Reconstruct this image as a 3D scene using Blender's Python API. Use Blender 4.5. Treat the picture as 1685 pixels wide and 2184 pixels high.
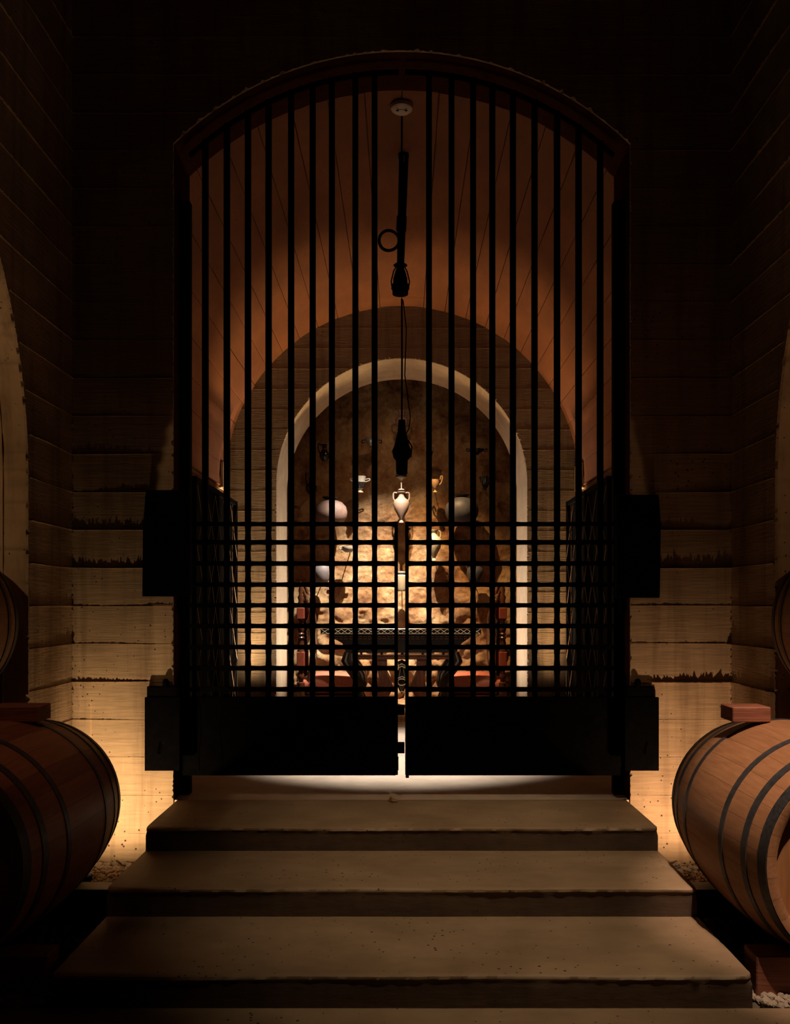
import bpy, math, random
from mathutils import Vector, Matrix, noise
PI = math.pi
random.seed(7)
for o in list(bpy.data.objects):
    bpy.data.objects.remove(o)
SC = bpy.context.scene
COL = SC.collection

# ------------------------------------------------------------------ camera, world, lights, exposure
F = 1900.0; VX, VY = 857.0, 1290.0; EYE = 1.429
cam = bpy.data.cameras.new('camera'); camo = bpy.data.objects.new('camera', cam); COL.objects.link(camo)
camo.location = (0, 0, EYE); camo.rotation_euler = (PI/2, 0, 0)
cam.sensor_fit = 'VERTICAL'; cam.sensor_height = 36; cam.lens = 36*F/2184
cam.shift_y = (VY-1092)/2184; cam.shift_x = -(VX-842.5)/2184
cam.clip_start = .05
SC.camera = camo
w = bpy.data.worlds.new('world'); SC.world = w; w.use_nodes = True
w.node_tree.nodes['Background'].inputs[0].default_value = (.01, .013, .03, 1)
w.node_tree.nodes['Background'].inputs[1].default_value = .0
SC.view_settings.view_transform = 'Standard'; SC.view_settings.look = 'None'
SC.view_settings.exposure = 0.0; SC.view_settings.gamma = 1.0; SC.view_settings.use_curve_mapping = False
try:
    SC.cycles.use_denoising = True
    SC.cycles.sample_clamp_indirect = 6
except Exception: pass

def spot(name, loc, tgt, power, col, size_deg, blend, rad=.04):
    l = bpy.data.lights.new(name, 'SPOT'); l.energy = power; l.color = col
    l.spot_size = math.radians(size_deg); l.spot_blend = blend; l.shadow_soft_size = rad
    o = bpy.data.objects.new(name, l); COL.objects.link(o); o.location = loc
    o.rotation_euler = (Vector(tgt)-Vector(loc)).to_track_quat('-Z', 'Y').to_euler(); return o
def point(name, loc, power, col, rad=.05):
    l = bpy.data.lights.new(name, 'POINT'); l.energy = power; l.color = col; l.shadow_soft_size = rad
    o = bpy.data.objects.new(name, l); COL.objects.link(o); o.location = loc; return o
# aisle: uplights on the gravel behind the barrels, one downlight over the right-hand barrel, one over the steps
spot('uplight_left', (-1.56, 4.34, .12), (-1.56, 4.92, .48), 58, (1, .68, .37), 99, 1.0, .03)
spot('uplight_right', (1.56, 4.34, .12), (1.52, 4.92, .46), 46, (1, .61, .34), 97, 1.0, .03)
spot('aisle_downlight', (1.60, 1.75, 5.2), (1.80, 3.55, .5), 900, (1, .68, .50), 19, .6, .02)
spot('aisle_downlight_left', (-1.70, 2.2, 5.2), (-1.78, 3.75, .4), 60, (1, .48, .28), 15, .6, .02)
spot('step_downlight', (1.70, 1.9, 5.2), (.46, 3.95, 0), 400, (1, .74, .48), 32, .9, .10)
spot('uplight_spill_left', (-1.56, 4.42, .14), (-1.88, 4.22, 1.5), 9, (1, .68, .38), 44, .8, .03)
spot('uplight_spill_right', (1.56, 4.42, .14), (1.86, 4.22, 1.5), 6, (1, .62, .34), 44, .8, .03)
# passage: the hanging spotlight throws a pool on the floor, low uplights wash the vault, added fills brighten the rest
spot('passage_downlight', (0, 6.06, 3.42), (0, 6.46, .35), 900, (1, .88, .76), 49, .65, .05)
spot('vault_uplight_left', (-1.55, 8.99, .34), (-1.36, 8.66, 4.2), 560, (1, .68, .33), 50, 1.0, .06)
spot('vault_uplight_right', (1.55, 8.99, .34), (1.36, 8.66, 4.2), 440, (1, .64, .30), 50, 1.0, .06)
spot('vault_side_fill_left', (1.15, 7.5, .36), (-1.75, 7.7, 3.1), 85, (1, .66, .32), 46, 1.0, .06)  # added pair of fills, no fittings: brighten the vault's lower sides
spot('vault_side_fill_right', (-1.15, 7.5, .36), (1.75, 7.7, 3.1), 75, (1, .64, .30), 46, 1.0, .06)
spot('far_wall_fill_left', (-1.50, 8.42, .36), (-1.52, 9.15, 1.6), 58, (1, .80, .54), 84, 1.0, .05)  # added pair without fittings, lifts the lower far wall
spot('far_wall_fill_right', (1.50, 8.42, .36), (1.52, 9.15, 1.6), 24, (1, .72, .45), 84, 1.0, .05)
spot('reveal_fill_left', (.45, 9.62, .27), (-1.29, 9.60, 1.45), 400, (1, .88, .72), 66, 1.0, .05)  # unseen spots added to brighten the arch reveal, each crossing to the opposite side
spot('reveal_fill_right', (-.45, 9.62, .27), (1.29, 9.60, 1.45), 370, (1, .85, .68), 66, 1.0, .05)
# inner chamber
spot('niche_light_left', (-.06, 10.30, 4.35), (-.45, 11.6, .9), 2400, (1, .94, .78), 50, 1.0, .012)
spot('niche_light_right', (.06, 10.30, 4.35), (.55, 11.6, 1.0), 800, (1, .62, .26), 53, 1.0, .012)
spot('niche_top_fill', (.0, 10.30, 4.30), (0, 11.6, 2.4), 26, (1, .62, .32), 100, 1.0, .012)  # weak wide fill added for the top of the earth wall
spot('hanging_spotlight_light', (0, 8.90, 2.68), (0, 11.0, .55), 120, (1, .82, .62), 56, .8, .02)
# lamps high inside the barrel bays, beyond the picture's edges
spot('bay_light_left', (-2.85, 3.0, 2.9), (-1.98, 4.34, 2.15), 24, (1, .64, .34), 80, .8, .03)
spot('bay_light_right', (2.85, 3.0, 2.9), (1.98, 4.34, 2.15), 12, (1, .60, .32), 80, .8, .03)

def P(px, py, d):
    return Vector(((px-VX)*d/F, d, EYE-(py-VY)*d/F))
def X(px, d): return (px-VX)*d/F
def Z(py, d): return EYE-(py-VY)*d/F

# ------------------------------------------------------------------ materials
def newmat(name):
    m = bpy.data.materials.new(name); m.use_nodes = True
    nt = m.node_tree; b = nt.nodes['Principled BSDF']; return m, nt, b
def N(nt, t, **k):
    n = nt.nodes.new(t)
    for a, v in k.items():
        if a == 'ins':
            for i, x in v.items(): n.inputs[i].default_value = x
        else: setattr(n, a, v)
    return n
def ramp(nt, fac, stops):
    r = N(nt, 'ShaderNodeValToRGB'); e = r.color_ramp.elements
    while len(e) < len(stops): e.new(.5)
    for el, (p, c) in zip(e, stops):
        el.position = p; el.color = (*c, 1) if len(c) == 3 else c
    nt.links.new(fac, r.inputs[0]); return r.outputs[0]
def texnoise(nt, scale, detail=6, stretch=(1, 1, 1), rough=.6, dist=0):
    tc = N(nt, 'ShaderNodeTexCoord'); mp = N(nt, 'ShaderNodeMapping')
    mp.inputs['Scale'].default_value = stretch
    nt.links.new(tc.outputs['Object'], mp.inputs[0])
    n = N(nt, 'ShaderNodeTexNoise', ins={'Scale': scale, 'Detail': detail, 'Roughness': rough, 'Distortion': dist})
    nt.links.new(mp.outputs[0], n.inputs['Vector']); return n.outputs['Fac']
def mix(nt, a, b, fac, mode='MIX'):
    m = N(nt, 'ShaderNodeMix', data_type='RGBA', blend_type=mode)
    for s, v in ((m.inputs[0], fac), (m.inputs[6], a), (m.inputs[7], b)):
        if hasattr(v, 'links'): nt.links.new(v, s)
        else: s.default_value = v if not isinstance(v, tuple) else (*v[:3], 1)
    return m.outputs[2]
def bump(nt, b, h, strength, dist=.01):
    n = N(nt, 'ShaderNodeBump', ins={'Strength': strength, 'Distance': dist})
    nt.links.new(h, n.inputs['Height']); nt.links.new(n.outputs[0], b.inputs['Normal'])
def concrete(name, base, dark, grain=(1, 1, 14), streak=True, rough=.85, pits=True, bs=.28):
    m, nt, b = newmat(name)
    big = texnoise(nt, 1.6, 5)
    c = ramp(nt, big, [(.3, dark), (.7, base)])
    g = texnoise(nt, 6, 5, grain)
    c = mix(nt, c, ramp(nt, g, [(.3, (.70, .68, .66)), (.7, (1.12, 1.12, 1.12))]), .7, 'MULTIPLY')
    if streak:
        s = texnoise(nt, 7, 4, (1.6, 1.6, .10), dist=.2)
        c = mix(nt, c, ramp(nt, s, [(.35, (.62, .58, .54)), (.5, (1, 1, 1)), (.66, (1.05, 1.04, 1.0)), (.76, (1.55, 1.5, 1.4))]), .75, 'MULTIPLY')
    hgt = g
    if pits:
        tc = N(nt, 'ShaderNodeTexCoord'); v = N(nt, 'ShaderNodeTexVoronoi', ins={'Scale': 26.0, 'Randomness': 1.0})
        nt.links.new(tc.outputs['Object'], v.inputs['Vector'])
        gate = texnoise(nt, 3.2, 3)
        a = N(nt, 'ShaderNodeMath', operation='MULTIPLY_ADD', ins={1: .30, 2: -.055}); nt.links.new(gate, a.inputs[0])
        lt = N(nt, 'ShaderNodeMath', operation='LESS_THAN'); nt.links.new(v.outputs['Distance'], lt.inputs[0]); nt.links.new(a.outputs[0], lt.inputs[1])
        c = mix(nt, c, (.045, .03, .02), lt.outputs[0])
    nt.links.new(c, b.inputs['Base Color']); b.inputs['Roughness'].default_value = rough
    bump(nt, b, hgt, bs, .012); return m
def plain(name, col, rough=.5, metal=0, var=.25, scale=12, bs=.0, coat=0, spec=.5):
    m, nt, b = newmat(name)
    n = texnoise(nt, scale, 5)
    lo = tuple(c*(1-var) for c in col); hi = tuple(min(1, c*(1+var)) for c in col)
    nt.links.new(ramp(nt, n, [(.3, lo), (.7, hi)]), b.inputs['Base Color'])
    b.inputs['Roughness'].default_value = rough; b.inputs['Metallic'].default_value = metal
    b.inputs['Coat Weight'].default_value = coat; b.inputs['Specular IOR Level'].default_value = spec
    if bs: bump(nt, b, n, bs, .004)
    return m
def barrel_wood(name, base, dark, staves=30):
    m, nt, b = newmat(name)
    tc = N(nt, 'ShaderNodeTexCoord'); sp = N(nt, 'ShaderNodeSeparateXYZ'); nt.links.new(tc.outputs['Object'], sp.inputs[0])
    at = N(nt, 'ShaderNodeMath', operation='ARCTAN2'); nt.links.new(sp.outputs[0], at.inputs[0]); nt.links.new(sp.outputs[2], at.inputs[1])
    ml = N(nt, 'ShaderNodeMath', operation='MULTIPLY', ins={1: staves/(2*PI)}); nt.links.new(at.outputs[0], ml.inputs[0])
    fl = N(nt, 'ShaderNodeMath', operation='FLOOR'); nt.links.new(ml.outputs[0], fl.inputs[0])
    fr = N(nt, 'ShaderNodeMath', operation='FRACT'); nt.links.new(ml.outputs[0], fr.inputs[0])
    wn = N(nt, 'ShaderNodeTexWhiteNoise', noise_dimensions='1D'); nt.links.new(fl.outputs[0], wn.inputs['W'])
    c = ramp(nt, wn.outputs[0], [(0, dark), (1, base)])
    g = texnoise(nt, 16, 5, (4, .35, 4))
    c = mix(nt, c, ramp(nt, g, [(.3, (.7, .66, .62)), (.7, (1.08, 1.08, 1.08))]), .8, 'MULTIPLY')
    seam = N(nt, 'ShaderNodeMath', operation='LESS_THAN', ins={1: .022}); nt.links.new(fr.outputs[0], seam.inputs[0])
    c = mix(nt, c, tuple(x*.55 for x in dark), seam.outputs[0])
    nt.links.new(c, b.inputs['Base Color']); b.inputs['Roughness'].default_value = .55
    bump(nt, b, g, .12, .003); return m
def plankwood(name, base, dark, stretch, rough=.6):
    m, nt, b = newmat(name)
    g = texnoise(nt, 9, 7, stretch, dist=.6)
    c = ramp(nt, g, [(.3, dark), (.68, base)])
    nt.links.new(c, b.inputs['Base Color']); b.inputs['Roughness'].default_value = rough
    bump(nt, b, g, .35, .006); return m

M = {}
M['wall'] = concrete('board_formed_concrete', (.50, .36, .22), (.30, .205, .12))
M['wallr'] = concrete('stained_concrete', (.47, .33, .20), (.24, .15, .085))
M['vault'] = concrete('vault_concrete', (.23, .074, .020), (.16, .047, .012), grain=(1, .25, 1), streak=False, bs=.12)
M['inner'] = concrete('inner_wall_concrete', (.24, .165, .10), (.15, .098, .055))
M['liner'] = plain('shaded_gateway_lining', (.045, .014, .007), .95, spec=0)  # dark lining; the colour also stands in for shade on the arch soffit
M['reveal'] = plain('smooth_plaster', (.42, .31, .21), .8, var=.15, scale=5, bs=.15)
M['jamb'] = concrete('niche_jamb_concrete', (.55, .38, .22), (.36, .23, .12), grain=(1, 1, .6), streak=True)
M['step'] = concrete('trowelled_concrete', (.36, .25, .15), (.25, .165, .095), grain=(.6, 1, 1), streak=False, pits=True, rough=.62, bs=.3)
M['riser'] = concrete('shaded_riser_concrete', (.115, .068, .038), (.045, .025, .013), grain=(1, 1, 4), streak=False)  # darker copy of the step concrete, riser shade put into the colour
M['floor'] = concrete('passage_floor_concrete', (.58, .48, .38), (.50, .41, .32), grain=(1, 1, 1), streak=False, pits=False, rough=.6, bs=.1)
M['ceil'] = plain('dark_ceiling', (.02, .018, .02), .9)
M['steel'] = plain('black_steel', (.0018, .0016, .0016), .9, .0, var=.3, scale=30, bs=.05, spec=.04)
M['steel2'] = plain('dull_black_plate', (.0022, .0020, .0020), 1.0, .0, var=.3, scale=20, bs=.1, spec=.02)
M['pwall'] = plain('brown_passage_wall', (.16, .075, .032), .9)
M['shadewood'] = plankwood('shaded_timber', (.05, .022, .012), (.02, .008, .005), (.6, 3, 9))  # redwood darkened in colour to stand for the unlit rear timber
M['brass'] = plain('brown_metal_lath', (.09, .04, .018), .45, .2)
M['hoop'] = plain('galvanised_hoop', (.085, .085, .095), .5, .6, var=.3, scale=40)
M['hoopd'] = plain('blackened_hoop', (.05, .05, .055), .55, .4, var=.5, scale=60, bs=.2)
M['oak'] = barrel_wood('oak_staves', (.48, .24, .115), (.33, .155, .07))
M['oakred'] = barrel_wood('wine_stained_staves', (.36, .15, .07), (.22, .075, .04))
M['head'] = plankwood('barrel_head_oak', (.42, .20, .08), (.30, .13, .05), (7, 1, .5), .5)
M['red'] = plankwood('redwood_timber', (.32, .115, .06), (.17, .055, .03), (.6, 3, 9))
M['bung'] = plain('reddish_bung', (.30, .10, .05), .6)
M['dark'] = plain('ebonised_wood', (.008, .005, .004), .22, var=.4, coat=.3)
M['walnut'] = plankwood('polished_walnut', (.11, .036, .016), (.045, .014, .007), (3, 3, .6), .25)
M['pale'] = plain('bone_inlay', (.55, .46, .34), .4)
M['leather'] = plain('oxblood_leather', (.56, .16, .10), .24, var=.12, scale=40, bs=.04, coat=.3)
M['leathd'] = plain('dark_red_leather', (.30, .06, .03), .4, var=.2, scale=30)
M['nail'] = plain('brass_nail', (.6, .5, .3), .3, .8)
M['pinkclay'] = plain('pink_clay', (0.15, 0.084, 0.066), .7, var=.25, scale=9, bs=.1)
M['paleclay'] = plain('pale_clay', (0.142, 0.087, 0.066), .7, var=.12, scale=9)
M['cream'] = plain('cream_clay', (0.323, 0.246, 0.153), .6, var=.1)
M['white'] = plain('white_glaze', (0.27, 0.225, 0.18), .4, var=.1)
M['greyclay'] = plain('grey_clay', (.045, .043, .052), .55, var=.3, scale=10, spec=.3)
M['lilac'] = plain('grey_lilac_clay', (.13, .10, .10), .6, var=.2)
M['blackgl'] = plain('black_glaze', (.012, .009, .008), .2)
M['terra'] = plain('terracotta', (.28, .10, .045), .5)
M['silver'] = plain('pewter', (.25, .23, .22), .3, .6)
M['tan'] = plain('tan_clay', (.36, .21, .10), .6)
M['gravel'] = plain('gravel_stone', (.30, .24, .18), .9, var=.35, scale=8)
M['soil'] = plain('gravel_bed', (.10, .075, .05), .95, scale=20)
M['leaf'] = plain('dry_leaf', (.30, .17, .07), .8)
M['detector'] = plain('white_plastic', (.5, .38, .26), .5, var=.03)
M['hole'] = plain('black_hole', (.004, .004, .004), .9)
def earth():
    m, nt, b = newmat('cut_earth')
    n1 = texnoise(nt, 2.2, 8, rough=.7); n2 = texnoise(nt, 20, 9, rough=.8)
    c = ramp(nt, n1, [(.32, (.13, .050, .018)), (.44, (.32, .155, .062)), (.56, (.46, .28, .14)), (.70, (.58, .43, .27))])
    c = mix(nt, c, ramp(nt, n2, [(.30, (.35, .28, .22)), (.46, (.85, .8, .76)), (.64, (1, 1, 1)), (.75, (1.5, 1.45, 1.4))]), .85, 'MULTIPLY')
    nt.links.new(c, b.inputs['Base Color']); b.inputs['Roughness'].default_value = .95
    bump(nt, b, n2, 1.0, .03); return m
M['earth'] = earth()

# ------------------------------------------------------------------ mesh builder
class MB:
    def __init__(s): s.v = []; s.f = []; s.m = []; s.mi = 0
    def add(s, vs, fs):
        b = len(s.v); s.v += [tuple(p) for p in vs]; s.f += [tuple(b+i for i in f) for f in fs]; s.m += [s.mi]*len(fs); return s
    def box(s, x0, x1, y0, y1, z0, z1, mat=None):
        vs = [(x, y, z) for x in (x0, x1) for y in (y0, y1) for z in (z0, z1)]
        if mat is not None: vs = [mat @ Vector(p) for p in vs]
        return s.add(vs, [(0, 1, 3, 2), (4, 6, 7, 5), (0, 4, 5, 1), (2, 3, 7, 6), (0, 2, 6, 4), (1, 5, 7, 3)])
    def lathe(s, prof, n=32, c=(0, 0, 0), axis='Z', sc=(1, 1)):
        vs = []; fs = []
        for r, h in prof:
            for k in range(n):
                a = 2*PI*k/n
                p = (r*math.cos(a)*sc[0], r*math.sin(a)*sc[1], h)
                if axis == 'Y': p = (p[0], p[2], p[1])
                if axis == 'X': p = (p[2], p[0], p[1])
                vs.append((p[0]+c[0], p[1]+c[1], p[2]+c[2]))
        L = len(prof)
        for i in range(L-1):
            for k in range(n):
                a, b2 = i*n+k, i*n+(k+1) % n
                fs.append((a, b2, b2+n, a+n))
        if prof[0][0] > 1e-5: fs.append(tuple(range(n-1, -1, -1)))
        if prof[-1][0] > 1e-5: fs.append(tuple((L-1)*n+k for k in range(n)))
        return s.add(vs, fs)
    def tube(s, pts, r, n=10, closed=False):
        pts = [Vector(p) for p in pts]; L = len(pts); vs = []; fs = []
        rr = r if isinstance(r, (list, tuple)) else [r]*L
        up = None
        for i, p in enumerate(pts):
            if closed: t = pts[(i+1) % L]-pts[i-1]
            else: t = pts[min(i+1, L-1)]-pts[max(i-1, 0)]
            t.normalize()
            if up is None: up = t.orthogonal().normalized()
            up = (up-t*up.dot(t)).normalized(); sd = t.cross(up)
            for k in range(n):
                a = 2*PI*k/n; vs.append(p+(up*math.cos(a)+sd*math.sin(a))*rr[i])
        for i in range(L if closed else L-1):
            j = (i+1) % L
            for k in range(n):
                fs.append((i*n+k, i*n+(k+1) % n, j*n+(k+1) % n, j*n+k))
        if not closed:
            fs.append(tuple(range(n-1, -1, -1))); fs.append(tuple((L-1)*n+k for k in range(n)))
        return s.add(vs, fs)
    def prism(s, poly, y0, y1, axis='Y'):
        n = len(poly)
        def q(a, b2, h): return {'Y': (a, h, b2), 'X': (h, a, b2), 'Z': (a, b2, h)}[axis]
        vs = [q(a, b2, y0) for a, b2 in poly]+[q(a, b2, y1) for a, b2 in poly]
        fs = [tuple(range(n)), tuple(range(2*n-1, n-1, -1))]+[(i, (i+1) % n, n+(i+1) % n, n+i) for i in range(n)]
        return s.add(vs, fs)
    def build(s, name, mats, parent=None, smooth=True, ang=40, bevel=0):
        me = bpy.data.meshes.new(name); me.from_pydata(s.v, [], s.f); me.update()
        import bmesh
        bm = bmesh.new(); bm.from_mesh(me); bmesh.ops.recalc_face_normals(bm, faces=bm.faces)
        if bevel:
            bmesh.ops.bevel(bm, geom=[e for e in bm.edges if len(e.link_faces) == 2 and e.calc_face_angle(0) > .6], offset=bevel, segments=1, affect='EDGES')
        bm.to_mesh(me); bm.free()
        if not isinstance(mats, (list, tuple)): mats = [mats]
        for m in mats: me.materials.append(m)
        if len(mats) > 1 and not bevel: me.polygons.foreach_set('material_index', s.m)
        if smooth:
            me.polygons.foreach_set('use_smooth', [True]*len(me.polygons))
            try: me.set_sharp_from_angle(angle=math.radians(ang))
            except Exception: pass
        o = bpy.data.objects.new(name, me); COL.objects.link(o)
        if parent is not None: o.parent = parent
        return o
def tag(o, label, cat, group=None):
    o['label'] = label; o['category'] = cat
    if group: o['group'] = group
    return o
def thing(name, label, cat, loc=(0, 0, 0), group=None, rz=0):
    o = bpy.data.objects.new(name, None); COL.objects.link(o); o.location = loc; o.rotation_euler = (0, 0, rz)
    o.empty_display_size = .05
    return tag(o, label, cat, group)
def struct(o, label=None):
    o['kind'] = 'structure'
    if label: o['label'] = label
    return o
def nz(x, y=0., z=0.): return noise.noise(Vector((x, y, z)))

# ------------------------------------------------------------------ the shell
T1, T2, T3 = .349, .236, .117
WY0, WY1 = 4.92, 5.30          # portal wall
HALF = 1.262; VR, VC = 1.808, 2.682
FY0, FY1 = 9.15, 10.0          # far wall with the round arch
AR = 1.29; AC = 2.67
ZTOP = 6.3
def arch_slab(mb, to, ua, ub, uc, half, cz, R, zt, z0, t0, t1, jit=.008, seed=0, reveal_index=None, n=72, hump=0):
    """wall in plane u-z from u=ua..ub with an arched opening centred on uc, thickness t0..t1.  to(u,t,z)->xyz"""
    zs = cz+math.sqrt(max(R*R-half*half, 0))
    def jt(i): return (nz(i*.9, seed)*jit*2 if jit else 0)+(jit*1.6 if jit and nz(i*.37, seed+5) > .28 else 0)
    # outline of opening from bottom left, up, over, down the right
    op = []
    zz = z0; k = 0
    nseg = int((zs-z0)/.012) if jit else 6
    for i in range(nseg): op.append((uc-half, z0+(zs-z0)*i/nseg, -1, 0))
    a0 = math.atan2(zs-cz, -half); a1 = math.atan2(zs-cz, half)
    na = int(R*(a0-a1)/(.014 if jit else .05))
    for i in range(na+1):
        a = a0+(a1-a0)*i/na
        op.append((uc+R*math.cos(a), cz+R*math.sin(a), math.cos(a), math.sin(a)))
    for i in range(nseg-1, -1, -1): op.append((uc+half, z0+(zs-z0)*i/nseg, 1, 0))
    fr = []; bk = []; out = []
    for i, (u, z, nu, nzv) in enumerate(op):
        j = max(0, jt(i))
        fr.append((u+nu*j, z+nzv*j)); bk.append((u, z))
    # matching outer loop
    for i, (u, z, nu, nzv) in enumerate(op):
        if nzv == 0: out.append((ua if nu < 0 else ub, z))
        else:
            if abs(nu) < 1e-9: nu = 1e-9
            out.append((uc + (u-uc)/half*(ub-uc if u > uc else uc-ua) if abs(u-uc) < half else (ub if u > uc else ua), None))
    L = len(op)
    # outer upper loop points: go up the sides then across the top, by arclength
    i0 = nseg; i1 = nseg+na
    P0 = (ua, zs); per = [(ua, zs), (ua, zt), (ub, zt), (ub, zs)]
    ln = [zt-zs, ub-ua, zt-zs]; tot = sum(ln)
    for i in range(i0, i1+1):
        d = tot*(i-i0)/(i1-i0); sgm = 0
        while sgm < 2 and d > ln[sgm]: d -= ln[sgm]; sgm += 1
        a, b2 = per[sgm], per[sgm+1]; t = d/ln[sgm] if ln[sgm] else 0
        out[i] = (a[0]+(b2[0]-a[0])*t, a[1]+(b2[1]-a[1])*t)
    vs = []; fs = []; fr3 = []
    ft = [t0]*L
    tr = t0+(.012 if jit else 0)*(1 if t1 > t0 else -1)
    for i in range(L):
        vs += [to(out[i][0], t0, out[i][1]), to(fr[i][0], t0, fr[i][1]), to(bk[i][0], tr, bk[i][1]), to(bk[i][0], t1, bk[i][1]), to(out[i][0], t1, out[i][1])]
    for i in range(L-1):
        a, b2 = 5*i, 5*(i+1)
        for k in range(4):
            fs.append((a+k, a+k+1, b2+k+1, b2+k)); fr3.append(k in (2,))
        fs.append((a+4, a, b2, b2+4)); fr3.append(False)
    # corners of the outer loop are cut a little by arclength sampling: negligible far outside view
    b = len(mb.v); mb.v += [tuple(p) for p in vs]; mb.f += [tuple(b+i for i in f) for f in fs]
    mb.m += [reveal_index if (r and reveal_index is not None) else mb.mi for r in fr3]

def fin(mb, to, u0, u1, z, amp, seed, step=.005, bias=0., th=.005):
    """ragged lip of concrete squeezed out between two boards; to(u, out, z)"""
    n = max(2, int((u1-u0)/step)); vs = []; fs = []
    for i in range(n+1):
        u = u0+(u1-u0)*i/n
        a = .5+.9*nz(u*2.1, seed*3.1)+bias
        g = abs(nz(u*34, seed*7.7))*.6+abs(nz(u*95, seed))*.9+abs(nz(u*190, seed*3))*.5
        p = max(.0012, amp*max(0, a)*(.35+g))
        zz = z+.004*nz(u*2.5, seed+9)
        vs += [to(u, -.004, zz-.002), to(u, p, zz), to(u, p*.8, zz+th*.6), to(u, -.004, zz+th)]
    for i in range(n):
        a = 4*i
        for k in range(3): fs.append((a+k, a+k+1, a+k+5, a+k+4))
    mb.add(vs, fs)
SEAMS = [.165+.2095*k for k in range(0, 27)]

# portal wall (faces the camera), with the arched gateway
mb = MB()
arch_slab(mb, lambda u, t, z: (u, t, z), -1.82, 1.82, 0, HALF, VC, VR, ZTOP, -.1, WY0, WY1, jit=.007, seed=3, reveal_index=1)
for k, z in enumerate(SEAMS):
    amp = [.006, .007, .006, .010, .026, .012, .012, .030, .030, .016, .014, .010, .014][k] if k < 13 else .006
    zs = VC+math.sqrt(VR*VR-HALF*HALF)
    lim = HALF if z < zs else (math.sqrt(max(0, VR*VR-(z-VC)**2)) if z < VC+VR else 0)
    for sgn in (-1, 1):
        a, b = (-1.82, -lim-.004) if sgn < 0 else (lim+.004, 1.82)
        fin(mb, lambda u, o, z: (u, WY0-o, z), a, b, z, amp, k*2+sgn*.5+3, bias=.25 if k in (4, 7, 8) else 0)
wall_back = struct(mb.build('wall_back', [M['wall'], M['liner']], ang=30), 'board formed concrete wall with the arched gateway')

# side walls with the tall arched bays that hold the barrels
def side(name, sx, mat, amps, seed, label):
    mb = MB(); xw = 1.82
    NC, NR, NZ = 2.72, 1.62, 2.06
    to = (lambda u, t, z: (sx*t, u, z))
    mb.mi = 0
    arch_slab(mb, to, -1.2, WY0, NC, NR, NZ, NR, ZTOP, -.1, xw, xw+1.5, jit=.010, seed=seed, reveal_index=1)
    for k, z in enumerate(SEAMS):
        amp = amps[k] if k < len(amps) else .014
        # span between the bay's edge and the corner; above the bay, the whole wall
        if z < NZ: y0 = NC+NR
        elif z < NZ+NR: y0 = NC+math.sqrt(max(0, NR*NR-(z-NZ)**2))
        else: y0 = 0
        fin(mb, lambda u, o, z: (sx*(xw-o), u, z), y0+.012, WY0, z, amp, k*1.7+seed, bias=.1)
    # ragged vertical lip in the corner, and joints across the bay's jamb
    for i in range(0, 330):
        z = .1+i*.013; r = abs(nz(i*.7, seed+2))
        if r > .22: mb.box(sx*(xw-.003)-r*.008, sx*(xw-.003)+r*.008, WY0-r*.018, WY0+.01, z, z+.008+r*.01)
    mb.mi = 1
    for dx in (.125, .37, .62):
        pts = [(NC+NR-.001, z*NZ/40) for z in range(41)]+[(NC+(NR-.001)*math.cos(a*PI/2/60), NZ+(NR-.001)*math.sin(a*PI/2/60)) for a in range(1, 61)]
        vs = []; fs = []
        for i, (y, z) in enumerate(pts):
            pr = .002+.012*max(0, nz(i*.45, dx*9, seed)+.1)
            c = Vector((0, y-NC, z-NZ)) if z > NZ else Vector((0, 1, 0)); c.normalize()
            for dd, p in ((-.004, 0), (-.003, pr), (.003, pr), (.004, 0)):
                q = Vector((sx*(xw+dx+dd), y, z))-c*p; vs.append(q)
        for i in range(len(pts)-1):
            for k in range(3): fs.append((4*i+k, 4*i+k+1, 4*i+k+5, 4*i+k+4))
        mb.add(vs, fs)
    # back of the bay
    mb.mi = 0
    mb.box(min(sx*(xw+1.5), sx*(xw+1.7)), max(sx*(xw+1.5), sx*(xw+1.7)), -1.2, WY0, -.1, ZTOP)
    return struct(mb.build(name, [mat, M['jamb']], ang=30), label)
side('wall_left', -1, M['wall'], [.006, .006, .008, .010, .012, .020, .022, .028, .020, .016, .018, .01, .016], 11, 'left concrete wall with a tall arched barrel bay')
side('wall_right', 1, M['wallr'], [.006, .006, .008, .016, .026, .032, .022, .024, .018, .014, .014, .01, .016], 23, 'right concrete wall with a tall arched barrel bay')
mb = MB(); mb.box(-3.6, 3.6, -1.2, 5.3, ZTOP, ZTOP+.2)
struct(mb.build('ceiling', M['ceil'], smooth=False), 'dark ceiling of the barrel room')
mb = MB(); mb.box(-3.6, 3.6, -1.4, -1.2, -.1, ZTOP)
struct(mb.build('wall_front', M['ceil'], smooth=False), 'dark wall behind the viewer')

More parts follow.
